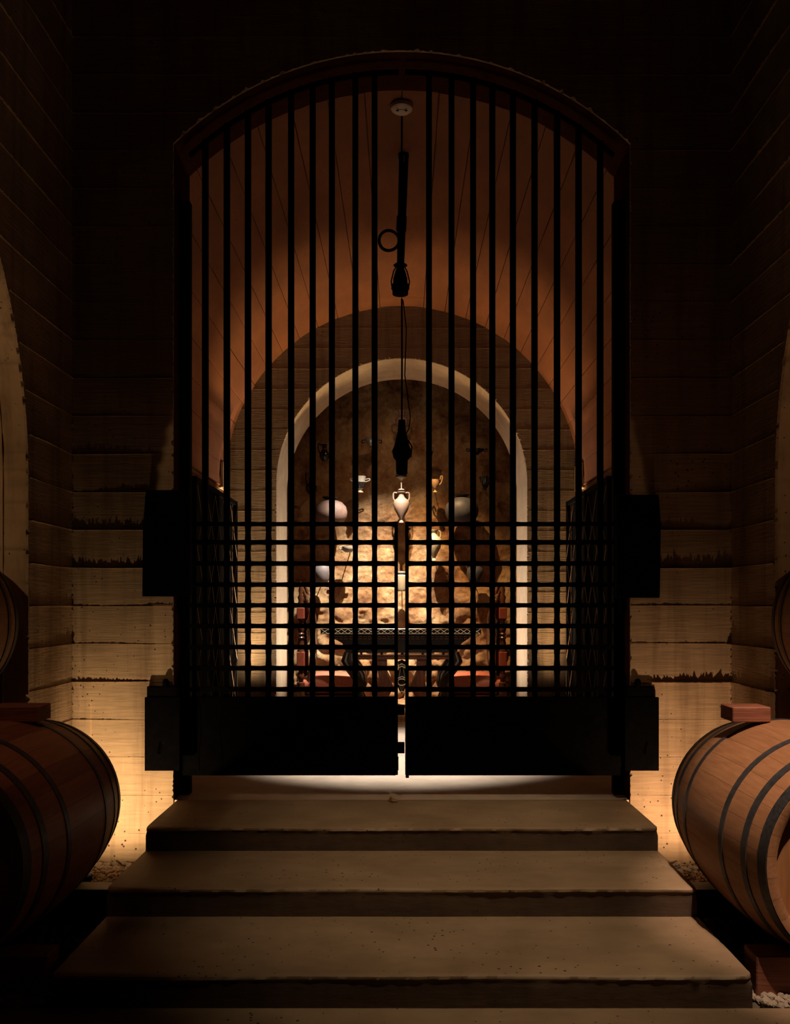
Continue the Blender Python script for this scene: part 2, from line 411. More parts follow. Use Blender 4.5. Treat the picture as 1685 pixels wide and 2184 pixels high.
# floors
mb = MB(); mb.box(-3.6, 3.6, -1.2, 3.156, -.12, 0)
struct(mb.build('floor', M['step'], smooth=False), 'smooth concrete floor in front of the steps')
mb = MB()
for sx in (-1, 1):
    x0, x1 = (1.16, 3.4); nx, ny = 90, 70
    vs = [(sx*(x0+(x1-x0)*i/nx), 3.16+(4.93-3.16)*j/ny, -.02+.022*nz(i*.8, j*.8, 4)) for i in range(nx+1) for j in range(ny+1)]
    fs = [(i*(ny+1)+j, (i+1)*(ny+1)+j, (i+1)*(ny+1)+j+1, i*(ny+1)+j+1) for i in range(nx) for j in range(ny)]
    mb.add(vs, fs)
struct(mb.build('floor_gravel_bed', M['soil']), 'dark bed under the gravel beside the steps')
mb = MB()
rg = random.Random(5)
def stone(mb, x, y, z, r, rg):
    vs = []; fs = []
    sc = (r*rg.uniform(.7, 1.3), r*rg.uniform(.7, 1.3), r*rg.uniform(.5, .9)); rot = Matrix.Rotation(rg.uniform(0, 6.28), 3, 'Z') @ Matrix.Rotation(rg.uniform(-.6, .6), 3, 'X')
    ico = [(0, 0, 1), (.9, 0, .35), (.28, .85, .4), (-.72, .53, .38), (-.72, -.53, .42), (.28, -.85, .33), (.7, .5, -.4), (-.28, .85, -.45), (-.9, 0, -.4), (-.28, -.85, -.36), (.72, -.53, -.42), (0, 0, -1)]
    for p in ico:
        q = rot @ Vector([p[i]*sc[i]*rg.uniform(.8, 1.15) for i in range(3)]); vs.append((x+q.x, y+q.y, z+q.z))
    fs = [(0, 1, 2), (0, 2, 3), (0, 3, 4), (0, 4, 5), (0, 5, 1), (1, 6, 2), (2, 6, 7), (2, 7, 3), (3, 7, 8), (3, 8, 4), (4, 8, 9), (4, 9, 5), (5, 9, 10), (5, 10, 1), (1, 10, 6), (11, 7, 6), (11, 8, 7), (11, 9, 8), (11, 10, 9), (11, 6, 10)]
    mb.add(vs, fs)
for sx in (-1, 1):
    for i in range(2300):
        x = rg.uniform(1.27, 2.0); y = rg.choice((rg.uniform(3.17, 3.5), rg.uniform(4.35, 4.9), rg.uniform(3.17, 4.9)))
        if (y > 4.28 and x > 1.78) or abs(x-1.55) < .08 and 4.25 < y < 4.5: continue
        stone(mb, sx*x, y, rg.uniform(-.005, .012), rg.uniform(.010, .022), rg)
gravel = tag(mb.build('gravel', M['gravel'], smooth=False), 'loose crushed gravel beside the steps and along the wall foot', 'gravel'); gravel['kind'] = 'stuff'

# steps
W = 1.242
stairs = thing('staircase', 'three wide low concrete steps with worn rounded nosings leading up to the gate', 'steps', (0, 3.156, 0))
def step(y0, y1, z0, z1, seed, w, first=0):
    """y relative to the empty"""
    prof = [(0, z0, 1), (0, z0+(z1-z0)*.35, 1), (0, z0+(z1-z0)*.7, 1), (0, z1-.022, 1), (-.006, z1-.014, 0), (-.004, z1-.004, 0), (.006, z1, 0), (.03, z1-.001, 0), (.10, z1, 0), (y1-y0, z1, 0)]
    n = 260; vs = []; fs = []; mi = []
    L = len(prof)
    for i in range(n+1):
        x = -w+2*w*i/n
        e = min(i, n-i)/n*2*w
        rd = .02*(1-min(1, e/.03))**2
        for k, (py, pz, mt) in enumerate(prof):
            ny = .006*nz(x*2.3, k*.3, seed)+.0025*nz(x*17, k, seed) if k < 8 else 0
            nzv = (.004*nz(x*1.9, seed)+.0018*nz(x*23, seed)) if 3 <= k < 7 else 0
            if k in (3,) and nz(x*9, seed+4) > .3: nzv -= .010*(nz(x*9, seed+4)-.3)*3
            if k in (1, 2): ny += .003*nz(x*25, k*3, seed)
            vs.append((x, y0+py+ny+rd*(k > 2), pz+nzv))
    for i in range(n):
        for k in range(L-1):
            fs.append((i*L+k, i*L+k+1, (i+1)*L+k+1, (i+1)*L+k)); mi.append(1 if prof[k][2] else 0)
    mb = MB(); mb.v = vs; mb.f = fs; mb.m = mi
    mb.mi = 0
    for sx, i in ((-1, 0), (1, n)):
        b = [i*L+k for k in range(L)]
        base = len(mb.v); mb.v.append((sx*w, y1, z0)); mb.f.append(tuple(b)+(base,)); mb.m.append(1)
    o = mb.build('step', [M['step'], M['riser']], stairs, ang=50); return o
S0 = 3.156
step(0, 3.76-S0, 0, T3, 1, W, 1)
step(3.748-S0, 4.33-S0, T3-.02, T2, 2, W)
step(4.32-S0, 4.935-S0, T2-.02, T1, 3, W)

# passage and chamber floors
mb = MB()
mb.box(-HALF, HALF, 4.93, 5.31, .2, T1); mb.box(-1.9, 1.9, 5.31, 8.1, .2, T1)
struct(mb.build('floor_passage', M['floor'], smooth=False), 'pale smooth concrete floor inside the gate')
mb = MB(); mb.box(-1.9, 1.9, 8.1, 8.14, .1, T1+.004)
struct(mb.build('trim_1', M['pale'], smooth=False), 'pale edge strip at the end of the passage floor')
mb = MB(); nx, ny = 150, 130
vs = [(-2.6+5.2*i/nx, 8.14+(12.2-8.14)*j/ny, .20+.03*nz(i*.35, j*.35)+.02*nz(i*1.3, j*1.3, 3)) for i in range(nx+1) for j in range(ny+1)]
mb.add(vs, [(i*(ny+1)+j, (i+1)*(ny+1)+j, (i+1)*(ny+1)+j+1, i*(ny+1)+j+1) for i in range(nx) for j in range(ny)])
struct(mb.build('floor_chamber', M['earth']), 'rubbly earth floor of the inner chamber')

# passage side walls, vault
mb = MB()
for sx in (-1, 1):
    a, b = sorted((sx*1.83, sx*2.2)); mb.box(a, b, WY1, FY0, .0, 2.62)
    # little corbel below the vault's springing
    a, b = sorted((sx*1.79, sx*1.93))
struct(mb.build('wall_passage', M['pwall'], smooth=False), 'dark side walls of the passage')
mb = MB()
NB = 26; prof = []
a_lo = -.03
for k in range(NB):
    t0 = a_lo+(PI-2*a_lo)*k/NB; t1 = a_lo+(PI-2*a_lo)*(k+1)/NB; r = VR+.006+random.uniform(-.003, .003)
    g = .0020
    prof += [(VR+.022, t0+g*.1), (r, t0+g), (r, (t0+t1)/2), (r, t1-g)]
prof.append((VR+.022, PI-a_lo))
ny = 2; ys = [WY1+.012, 6.6, 7.9, FY0]
vs = []; fs = []
for y in ys:
    for r, t in prof: vs.append((r*math.cos(t), y, VC+r*math.sin(t)))
for r, t in prof: vs.append(((VR+.2)*math.cos(t), ys[-1], VC+(VR+.2)*math.sin(t)))
for r, t in prof: vs.append(((VR+.2)*math.cos(t), ys[0], VC+(VR+.2)*math.sin(t)))
L = len(prof); R4 = len(ys)+2
for j in range(R4-1):
    for i in range(L-1): fs.append((j*L+i, j*L+i+1, (j+1)*L+i+1, (j+1)*L+i))
mb.add(vs, fs)
struct(mb.build('ceiling_vault', M['vault'], ang=25), 'board formed concrete barrel vault behind the gate')
for sx in (-1, 1):
    mb = MB()
    a, b = sorted((sx*1.79, sx*1.93)); mb.box(a, b, 8.9, FY0, 2.60, 2.633)
    a, b = sorted((sx*1.775, sx*1.80)); mb.box(a, b, 8.85, FY0, 2.60, 2.85)
    struct(mb.build('trim_2' if sx < 0 else 'trim_3', M['reveal'], smooth=False), 'pale corbel at the foot of the vault, %s side' % ('left' if sx < 0 else 'right'))

# far wall with round arch, chamber shell
mb = MB()
arch_slab(mb, lambda u, t, z: (u, t, z), -2.3, 2.3, 0, AR-.001, AC, AR, 5.2, .0, FY0, FY1, jit=.010, seed=8, reveal_index=1)
for k in range(24):
    z = .3+.209*k
    lim = AR if z < AC else (math.sqrt(max(0, AR*AR-(z-AC)**2)) if z < AC+AR else 0)
    for s in (-1, 1):
        a, b = (-1.85, -lim-.012) if s < 0 else (lim+.012, 1.85)
        fin(mb, lambda u, o, z: (u, FY0-o, z), a, b, z, .006, k+40+s, step=.02)
struct(mb.build('wall_far', [M['inner'], M['reveal']], ang=30), 'far concrete wall with a round arch and pale reveal')
mb = MB()
mb.box(-2.8, -2.5, FY1, 12.6, 0, 5.2); mb.box(2.5, 2.8, FY1, 12.6, 0, 5.2)
struct(mb.build('wall_chamber', M['earth'], smooth=False), 'earth side walls of the inner chamber')
mb = MB(); mb.box(-2.8, 2.8, FY1, 12.6, 5.2, 5.4); mb.box(-2.8, 2.8, 12.5, 12.6, 0, 5.2)
struct(mb.build('ceiling_chamber', M['ceil'], smooth=False), 'dark ceiling of the inner chamber')
mb = MB(); nx, nz_ = 330, 300; vs = []
for i in range(nx+1):
    for j in range(nz_+1):
        x = -2.5+5*i/nx; z = .0+5.2*j/nz_
        d = .08*nz(x*.9, z*.9, 1)+.035*nz(x*2.4, z*2.4, 2)+.018*nz(x*6, z*6, 5)+.014*nz(x*15, z*15, 7)+.011*nz(x*30, z*30, 7)
        c = nz(x*9, z*9, 12)
        if z < 1.7: d += (1.7-z)*.16*abs(nz(x*5, z*5, 9))+(1.7-z)*.06
        if c > .4: d -= (c-.4)*.06
        vs.append((x, 11.80-d-.10*(abs(x)/2.5)**2, z))
mb.add(vs, [(i*(nz_+1)+j, (i+1)*(nz_+1)+j, (i+1)*(nz_+1)+j+1, i*(nz_+1)+j+1) for i in range(nx) for j in range(nz_)])
struct(mb.build('wall_earth', M['earth'], ang=180), 'rough cut earth wall where the pottery is mounted')

# ------------------------------------------------------------------ gate
GD = 5.02
xs_l = [438, 484, 529, 573, 621, 667, 708, 758, 799]
xs_r = [915, 963, 1009, 1050, 1094, 1140, 1188, 1234, 1280]
rows = [1118, 1157, 1202, 1247, 1291, 1335, 1380, 1425, 1470]
def topz(x): return VC+math.sqrt((VR-.05)**2-x*x)
def gate(sx, label):
    ox = sx*1.20
    g = thing('gate_leaf', label, 'gate', (ox, GD, 0.52), 'iron gate leaves')
    def L(p): return p
    xs = [X(p, GD) for p in (xs_l if sx < 0 else xs_r)]
    xi = X(845 if sx < 0 else 868, GD); xo = X(402 if sx < 0 else 1309, GD)
    zr = [Z(p, GD) for p in rows]; zb0, zb1 = Z(1652, GD), Z(1486, GD)
    o3 = Vector((ox, GD, .52))
    def fix(mb):
        mb.v = [(v[0]-ox, v[1]-GD, v[2]-.52) for v in mb.v]; return mb
    # vertical bars
    for x in xs:
        zt = topz(x); mb = MB(); n = 0; vs = []; fs = []
        z = zb1-.01; lv = []
        while z < zr[0]+.02:
            near = min(abs(z-q) for q in zr)
            lv.append((z, .0135+.0035*max(0, 1-near/.05))); z += .012
        lv += [(zr[0]+.05, .0160), (zr[0]+.8, .0165), (zt, .0160)]
        for z, h in lv:
            for a, b in ((-1, -1), (1, -1), (1, 1), (-1, 1)): vs.append((x+a*h, GD+b*.014, z))
        m = len(lv)
        for i in range(m-1):
            for k in range(4): fs.append((4*i+k, 4*i+(k+1) % 4, 4*i+4+(k+1) % 4, 4*i+4+k))
        fs += [(3, 2, 1, 0), (4*m-4, 4*m-3, 4*m-2, 4*m-1)]
        mb.add(vs, fs); fix(mb).build('bar', M['steel'], g, smooth=True, ang=30)
    allx = sorted(xs+[xi])
    for i, z in enumerate(zr):
        mb = MB(); a, b = sorted((xo-sx*-.0, xi)); vs = []; fs = []
        n = 150; h0 = .0110 if i == 0 else .0125
        lv = []
        for k in range(n+1):
            x = a+(b-a)*k/n; near = min(abs(x-q) for q in allx)
            lv.append((x, h0+.0035*max(0, 1-near/.05)**1.5))
        for x, h in lv:
            for c, d in ((-1, -1), (1, -1), (1, 1), (-1, 1)): vs.append((x, GD-.004+c*.0125, z+d*h))
        m = len(lv)
        for k in range(m-1):
            for q in range(4): fs.append((4*k+q, 4*k+(q+1) % 4, 4*k+4+(q+1) % 4, 4*k+4+q))
        fs += [(3, 2, 1, 0), (4*m-4, 4*m-3, 4*m-2, 4*m-1)]
        mb.add(vs, fs); fix(mb).build('cross_bar', M['steel'], g, smooth=True, ang=30)
    mb = MB(); mb.box(xi-.010, xi+.010, GD-.018, GD+.018, zb0, zr[0]+.014); fix(mb).build('meeting_stile', M['steel'], g, smooth=False, bevel=.003)
    xo2 = X(386 if sx < 0 else 1327, GD)
    mb = MB(); a, b = sorted((xo2, xi)); mb.box(a, b, GD-.03, GD+.02, zb0, zb1)
    fix(mb).build('bottom_panel', M['steel2'], g, smooth=False, bevel=.004)
    # thin welded rim and edge strip on the panel
    mb = MB()
    for q in (a+.004, a+.10, a+.22):
        pts = [(q+.012+.006*math.sin(t*.5+q*30), GD-.0325, zb0+.03+(zb1-zb0-.05)*t/14) for t in range(15)]
        mb.tube(pts, .0022, 6)
    fix(mb).build('weld_seam', M['steel'], g)
    # curved top rail following the arch
    mb = MB(); pts = []
    a0 = math.atan2(topz(1.2)-VC, 1.2); a1 = PI/2-.01
    for t in range(41):
        a = a0+(a1-a0)*t/40; pts.append((sx*(VR-.06)*math.cos(a), GD, VC+(VR-.06)*math.sin(a)))
    mb.tube(pts, .016, 4); fix(mb).build('top_rail', M['steel'], g, smooth=False)
    # pins: hinge barrels on the outer edge
    for zz in (Z(1300, GD), Z(1480, GD)):
        mb = MB(); mb.lathe([(0, 0), (.016, 0), (.016, .12), (0, .12)], 14, (xo2, GD, zz-.02)); fix(mb).build('hinge_pin', M['steel'], g)
    # drop latch blocks reaching towards the middle
    return g
gl = gate(-1, 'left leaf of the black iron gate, grid of bars over a solid kick panel')
gr = gate(1, 'right leaf of the black iron gate, with a drop bolt by the middle gap')
# latch: blocks on the left leaf spanning the gap, bolt on the right one
def lp(g, name, x0, x1, y0, y1, z0, z1, mat=None, bv=.002):
    mb = MB(); mb.box(x0, x1, y0, y1, z0, z1); mb.v = [(v[0]-g.location.x, v[1]-g.location.y, v[2]-.52) for v in mb.v]
    return mb.build(name, mat or M['steel'], g, smooth=False, bevel=bv)
lp(gl, 'latch', X(842, GD), X(863, GD), GD+.0, GD+.03, Z(1525, GD), Z(1505, GD))
lp(gl, 'latch', X(842, GD), X(863, GD), GD+.0, GD+.03, Z(1607, GD), Z(1584, GD))
lp(gl, 'strike_plate', X(843, GD), X(850, GD), GD-.034, GD-.02, Z(1641, GD), Z(1612, GD))
lp(gr, 'drop_bolt', X(865, GD), X(872, GD), GD-.045, GD-.03, Z(1656, GD), Z(1612, GD))

# steel jamb channels and hinge brackets bolted to the portal wall
def single(name, mb, mat, label, cat, group=None, loc=None, **k):
    if loc is None:
        lo = [min(v[i] for v in mb.v) for i in range(3)]; hi = [max(v[i] for v in mb.v) for i in range(3)]
        loc = ((lo[0]+hi[0])/2, (lo[1]+hi[1])/2, lo[2])
    mb.v = [(v[0]-loc[0], v[1]-loc[1], v[2]-loc[2]) for v in mb.v]
    o = mb.build(name, mat, **k); o.location = loc
    return tag(o, label, cat, group)
for sx in (-1, 1):
    mb = MB(); a, b = sorted((sx*(HALF-.001), sx*1.205)); zt = Z(300, 4.95)
    mb.box(a, b, 5.06, 5.12, T1+.0, Z(420, GD))
    single('gate_post', mb, M['steel'], 'black steel post in the %s side of the gateway' % ('left' if sx < 0 else 'right'), 'post', smooth=False, bevel=.003)
    s = 'left' if sx < 0 else 'right'
    # upper bracket
    br = thing('hinge_bracket', 'upper black steel hinge bracket on the wall, %s of the gate' % s, 'bracket', (sx*1.30, 4.86, Z(1272, 4.86)), 'gate hinge brackets')
    if sx < 0: x0, x1 = X(303, 4.86), X(404, 4.86)
    else: x0, x1 = X(1316, 4.86), X(1410, 4.86)
    zt = Z(1045 if sx < 0 else 1055, 4.86)
    mb = MB(); mb.prism([(x0, Z(1272, 4.86)), (x1, Z(1272, 4.86)), (x1, zt), (x0+(.02 if sx < 0 else 0), zt), (x0+(.004 if sx < 0 else 0), Z(1120, 4.86))] if sx < 0 else
                        [(x0, Z(1275, 4.86)), (x1-.006, Z(1275, 4.86)), (x1, Z(1118, 4.86)), (x1-.012, zt), (x0, zt)], 4.86, 4.915)
    mb.v = [(v[0]-sx*1.30, v[1]-4.86, v[2]-Z(1272, 4.86)) for v in mb.v]; mb.build('plate', M['steel'], br, smooth=False, bevel=.004)
    for bx, bz in ((.5, .12), (.5, .5), (.2, .86), (.8, .86)):
        mb = MB(); mb.lathe([(0, 0), (.010, 0), (.010, -.006), (.006, -.010), (0, -.010)], 6, (x0+(x1-x0)*bx-sx*1.30, 0, bz*(zt-Z(1272, 4.86))), axis='Y')
        mb.build('bolt', M['steel2'], br, smooth=False)
    # lower bracket
    z0 = Z(1645, 4.86)
    br = thing('hinge_bracket', 'lower black steel hinge plate with a slotted hole, %s of the gate' % s, 'bracket', (sx*1.30, 4.86, z0), 'gate hinge brackets')
    if sx < 0: x0, x1 = X(307, 4.86), X(381, 4.86)
    else: x0, x1 = X(1335, 4.86), X(1407, 4.86)
    zt = Z(1488, 4.86)
    # plate with a real slot
    sxc = x0+(x1-x0)*(.42 if sx < 0 else .55); szc = z0+.125
    mb = MB(); n = 24; sl = []
    for k in range(n):
        a = 2*PI*k/n; sl.append((sxc+.011*math.cos(a)+.010*(math.sin(a) > 0), szc+.010*math.sin(a)+(.024 if math.sin(a) > 0 else -.024)))
    ou = []
    for k in range(n):
        a = 2*PI*k/n; c, s2 = math.cos(a), math.sin(a); m = max(abs(c), abs(s2)); c, s2 = c/m, s2/m
        ou.append(((x0+x1)/2+c*(x1-x0)/2, (z0+zt)/2+s2*(zt-z0)/2))
    vs = []
    for (lst, y) in ((ou, 4.875), (sl, 4.875), (sl, 4.90), (ou, 4.90)): vs += [(p[0]-sx*1.30, y-4.86, p[1]-z0) for p in lst]
    fs = []
    for q in range(4):
        for k in range(n): fs.append((q*n+k, q*n+(k+1) % n, ((q+1) % 4)*n+(k+1) % n, ((q+1) % 4)*n+k))
    mb.add(vs, fs); mb.build('plate', M['steel2'], br, smooth=False)
    mb = MB(); a, b = (X(313, 4.88), X(378, 4.88)) if sx < 0 else (X(1338, 4.88), X(1396, 4.88))
    mb.box(a-sx*1.30, b-sx*1.30, .02, .058, zt-z0-.01, Z(1464, 4.88)-z0); mb.build('top_block', M['steel'], br, smooth=False, bevel=.004)
    mb = MB(); c = X(352, 4.88) if sx < 0 else X(1362, 4.88)
    mb.lathe([(0, 0), (.016, 0), (.018, .03), (.010, .045), (0, .047)], 16, (c-sx*1.30, .036, Z(1466, 4.88)-z0)); mb.build('knob', M['steel'], br)

# folded lattice gates along both sides of the passage
for sx in (-1, 1):
    s = 'left' if sx < 0 else 'right'
    g = thing('folding_lattice_gate', 'dark folding lattice gate standing open along the %s passage wall' % s, 'gate', (sx*1.66, 8.0, T1), 'folding lattice gates')
    y0, y1, h = -.86, .88, 2.11
    for q in (0, 1, 2):
        yy = y0+(y1-y0)*q/2
        mb = MB(); mb.box(-.02, .02, yy-.025, yy+.025, 0, h); mb.build('post', M['steel'], g, smooth=False)
    for zz in (0, h-.04):
        mb = MB(); mb.box(-.015, .015, y0, y1, zz, zz+.04); mb.build('rail', M['steel'], g, smooth=False)
    mb = MB(); mb.box(sx*.03, sx*.05, y0, y1, 0, h); mb.build('backing_sheet', M['steel'], g, smooth=False)
    mb = MB(); dy = .345; cell = .50; xx = -sx*.022
    n = int((y1-y0)/dy)
    for k in range(n):
        ya = y0+k*dy
        for r in range(4):
            za = .04+r*cell
            for p, q in (((ya, za), (ya+dy, za+cell)), ((ya+dy, za), (ya, za+cell))):
                mb.tube([(xx, p[0], p[1]), (xx, q[0], q[1])], .0026, 4)
    mb.build('lattice', M['brass'], g, smooth=False)

# ------------------------------------------------------------------ hanging spotlights and ceiling disc
d1 = 6.06
fx = thing('hanging_spotlight', 'large black spotlight on a thick stem with a coiled cable, hanging from the vault', 'spotlight', (X(857, d1), d1, Z(330, d1)), 'black hanging spotlights')
def fz(py, d=d1, base=330): return Z(py, d)-Z(base, d)
mb = MB(); mb.lathe([(0, .005), (.036, .005), (.036, -.02), (0, -.02)], 20, (.012, 0, 0)); mb.build('ceiling_mount', M['steel'], fx)
mb = MB(); pts = [(.014-.022*t/10, 0, fz(330)+(fz(560)-fz(330))*t/10) for t in range(11)]
mb.tube(pts, [.033-.008*t/10 for t in range(11)], 16); mb.tube([(.0, 0, fz(462)), (-.004, 0, fz(492))], .034, 16)
mb.build('stem', M['steel'], fx)
mb = MB(); mb.box(.014, .018, -.036, -.033, fz(350), fz(336)); mb.build('label_strip', M['detector'], fx, smooth=False)
mb = MB(); cx, cz, r = (830-857)*d1/F, fz(513), .068
mb.tube([(cx+r*math.cos(a*2*PI/40), .005*math.sin(a*4*PI/40), cz+r*math.sin(a*2*PI/40)) for a in range(40)], .0105, 8, True)
mb.build('cable_coil', M['steel'], fx)
mb = MB(); mb.lathe([(.020, fz(568)), (.034, fz(578)), (.048, fz(594)), (.050, fz(606)), (.060, fz(608)), (.062, fz(616)), (.055, fz(618)), (.053, fz(628)), (.0, fz(622))], 28, (-.010, 0, 0))
mb.build('lamp_head', M['steel'], fx)
mb = MB()
for s in (-1, 1): mb.tube([(-.010+s*.022, 0, fz(566)), (-.010+s*.045, 0, fz(578)), (-.010+s*.062, 0, fz(600)), (-.010+s*.058, 0, fz(610))], .0045, 8)
mb.build('yoke', M['steel'], fx)
mb = MB(); mb.lathe([(.022, fz(560)), (.048, fz(566)), (.022, fz(571))], 20, (-.010, 0, 0)); mb.build('swivel_collar', M['steel'], fx)

d2 = 8.88
f2 = thing('hanging_spotlight', 'smaller black spotlight on a thin cable hanging in front of the round arch', 'spotlight', (X(857, d2), d2, Z(637, d2)), 'black hanging spotlights')
def gz(py): return Z(py, d2)-Z(637, d2)
mb = MB(); mb.tube([(0, 0, 0), (.002, 0, gz(760)), (0, 0, gz(897))], .009, 8); mb.build('cable', M['steel'], f2)
mb = MB(); mb.tube([(.012, 0, gz(640)), (.045, .0, gz(700)), (.03, 0, gz(800)), (.06, 0, gz(850)), (.085, 0, gz(890)), (.07, 0, gz(915)), (.03, 0, gz(930))], .0055, 8); mb.build('power_lead', M['steel'], f2)
mb = MB(); mb.lathe([(.0, gz(894)), (.034, gz(896)), (.042, gz(922)), (.058, gz(934)), (.074, gz(950)), (.098, gz(962)), (.084, gz(976)), (.060, gz(982)), (.056, gz(1011)), (.045, gz(1012)), (.04, gz(1005)), (0, gz(1004))], 28); mb.build('lamp_body', M['steel'], f2)
mb = MB()
for a in (0, 2.1, 4.2): mb.tube([(.06*math.cos(a), .06*math.sin(a), gz(938)), (.10*math.cos(a), .10*math.sin(a), gz(952)), (.09*math.cos(a), .09*math.sin(a), gz(975))], .007, 6)
mb.build('yoke', M['steel'], f2)

d3 = 5.46
dt = thing('ceiling_disc', 'small pale round ceiling fitting with two dark holes at the vault crown', 'ceiling fitting', (0, d3, VC+VR-.004))
mb = MB(); mb.lathe([(0, -.034), (.052, -.032), (.066, -.020), (.068, .0), (0, .002)], 32); mb.build('cover', M['detector'], dt)
for s in (-1, 1):
    mb = MB(); mb.lathe([(0, -.0345), (.009, -.0345), (.009, -.030), (0, -.030)], 14, (s*.026, -.012, -.0005)); mb.build('socket_hole', M['hole'], dt)
mb = MB(); mb.lathe([(0, -.035), (.004, -.035), (.004, -.030), (0, -.030)], 8, (0, -.045, .003)); mb.build('socket_hole', M['hole'], dt)
mb = MB(); mb.tube([(.03*math.cos(PI*t/12), -.040+.018*math.sin(PI*t/12), -.0340) for t in range(13)], .0015, 5); mb.build('seam_line', M['hole'], dt)
mb = MB(); mb.tube([(0, WY1+.25, VC+VR-.004), (0, d1, VC+VR-.004)], .006, 6)
single('conduit', mb, M['steel'], 'thin dark conduit along the vault crown from the round ceiling fitting', 'conduit')

# ------------------------------------------------------------------ barrels
def barrel(label, loc, rb, re, hl, staves, headm, mirror=1, group=None, bung=True, roll=0):
    b = thing('wine_barrel', label, 'barrel', loc, group)
    def R(y): t = abs(y)/hl; return re+(rb-re)*(1-t**2)
    n = 72; ys = [-hl+2*hl*i/28 for i in range(29)]
    prof = [(re-.045, -hl+.05), (re-.040, -hl+.012), (re-.022, -hl)]+[(R(y), y) for y in ys]+[(re-.022, hl), (re-.040, hl-.012), (re-.045, hl-.05)]
    # body as an open shell (heads close it)
    mb = MB(); vs = []; fs = []
    for r, y in prof:
        for k in range(n): a = 2*PI*k/n; vs.append((r*math.cos(a), y, r*math.sin(a)))
    for i in range(len(prof)-1):
        for k in range(n): fs.append((i*n+k, i*n+(k+1) % n, (i+1)*n+(k+1) % n, (i+1)*n+k))
    mb.add(vs, fs); mb.build('staves', staves, b, ang=35)
    for s in (-1, 1):
        mb = MB(); q = s*(hl-.045); mb.lathe([(re-.040, q), (re-.044, q+s*-.012), (0, q-s*.014)] if s > 0 else [(0, q+.014), (re-.044, q+.012), (re-.040, q)], n, axis='Y')
        mb.build('head', headm, b, ang=35)
    for (a, c, mt) in ((.905, 1.0, 'hoopd'), (.70, .765, 'hoop'), (.37, .43, 'hoop')):
        for s in (-1, 1):
            y0, y1 = s*hl*a, s*(hl*c-(.002 if c == 1 else 0))
            mb = MB(); vs = []; fs = []
            pr = [(R(y0)-.002, y0), (R(y0)+.004, y0), (R(y1)+.004, y1), (R(y1)-.002, y1)]
            for r, y in pr:
                for k in range(n): t = 2*PI*k/n; vs.append((r*math.cos(t), y, r*math.sin(t)))
            for i in range(4):
                for k in range(n): fs.append((i*n+k, i*n+(k+1) % n, ((i+1) % 4)*n+(k+1) % n, ((i+1) % 4)*n+k))
            mb.add(vs, fs); mb.build('hoop', M[mt], b, ang=35)
    if bung:
        mb = MB(); mb.lathe([(0, 0), (.034, 0), (.036, .022), (.030, .028), (0, .028)], 20, (0, 0, rb-.008)); mb.build('bung', M['bung'], b)
    return b
RB, RE, HL = .437, .383, .552
BY = 3.72
barrel('lower oak barrel right of the steps, brightly lit, bung on top', (X(1672, BY)+.085, BY, Z(1772, BY)+.008), RB, RE, HL, M['oak'], M['head'])
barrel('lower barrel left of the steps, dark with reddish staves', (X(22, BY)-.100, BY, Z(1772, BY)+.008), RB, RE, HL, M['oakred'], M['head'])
barrel('upper barrel in the right hand bay, partly cut off by the picture edge', (2.150, 3.70, 1.345), RB, RE, HL, M['oak'], M['head'])
barrel('upper barrel in the left hand bay, only its pale hooped edge showing', (-2.215, 3.70, 1.345), RB, RE, HL, M['oak'], M['head'])
# wedge blocks between the tiers
def block(name, x0, x1, y0, y1, z0, z1, label, cat='timber', group=None, mat='red'):
    mb = MB(); mb.box(x0, x1, y0, y1, z0, z1); return single(name, mb, M[mat], label, cat, group, smooth=False, bevel=.004)
dB = 3.86
block('timber_block', X(1563, dB), X(1645, dB), dB, dB+.15, .920, .985, 'red timber block lying on top of the lower right barrel', 'timber block')
block('timber_block', X(-60, dB), X(80, dB), dB, dB+.15, .920, .988, 'red timber block lying on top of the lower left barrel', 'timber block')
# floor timbers under the barrels
for sx in (-1, 1):
    s = 'left' if sx < 0 else 'right'
    a, b = sorted((sx*1.29, sx*2.3))
    block('floor_timber', a, b, 3.24, 3.36, .004, .15, 'front redwood timber on the gravel under the lower %s barrel' % s, 'timber')
    block('floor_timber', a, b, 4.06, 4.18, .004, .13, 'rear dark timber on the gravel under the lower %s barrel' % s, 'timber', mat='shadewood')
# uplight fittings hidden behind the barrels
for (x, s) in ((-1.56, 'left'), (1.56, 'right')):
    u = thing('uplight', 'small black uplight on the gravel behind the lower %s barrel' % s, 'lamp', (x, 4.37, .0))
    mb = MB(); mb.lathe([(0, 0), (.05, 0), (.05, .015), (.012, .02), (.012, .05), (0, .05)], 20); mb.build('base', M['steel'], u)
    mb = MB(); mb.lathe([(0, .045), (.03, .045), (.042, .10), (.038, .10), (.026, .055), (0, .055)], 20); mb.build('lamp_shade', M['steel'], u)

# a dry leaf on the top step
mb = MB(); p = P(838, 1703, 4.88)
mb.add([(p.x-.03, 4.90, T1+.002), (p.x+.0, 4.86, T1+.006), (p.x+.035, 4.885, T1+.003), (p.x-.012, 4.895, T1+.028)], [(0, 1, 3), (1, 2, 3), (0, 1, 2)])
single('leaf', mb, M['leaf'], 'curled dry leaf on the top step under the gate gap', 'leaf', smooth=False)

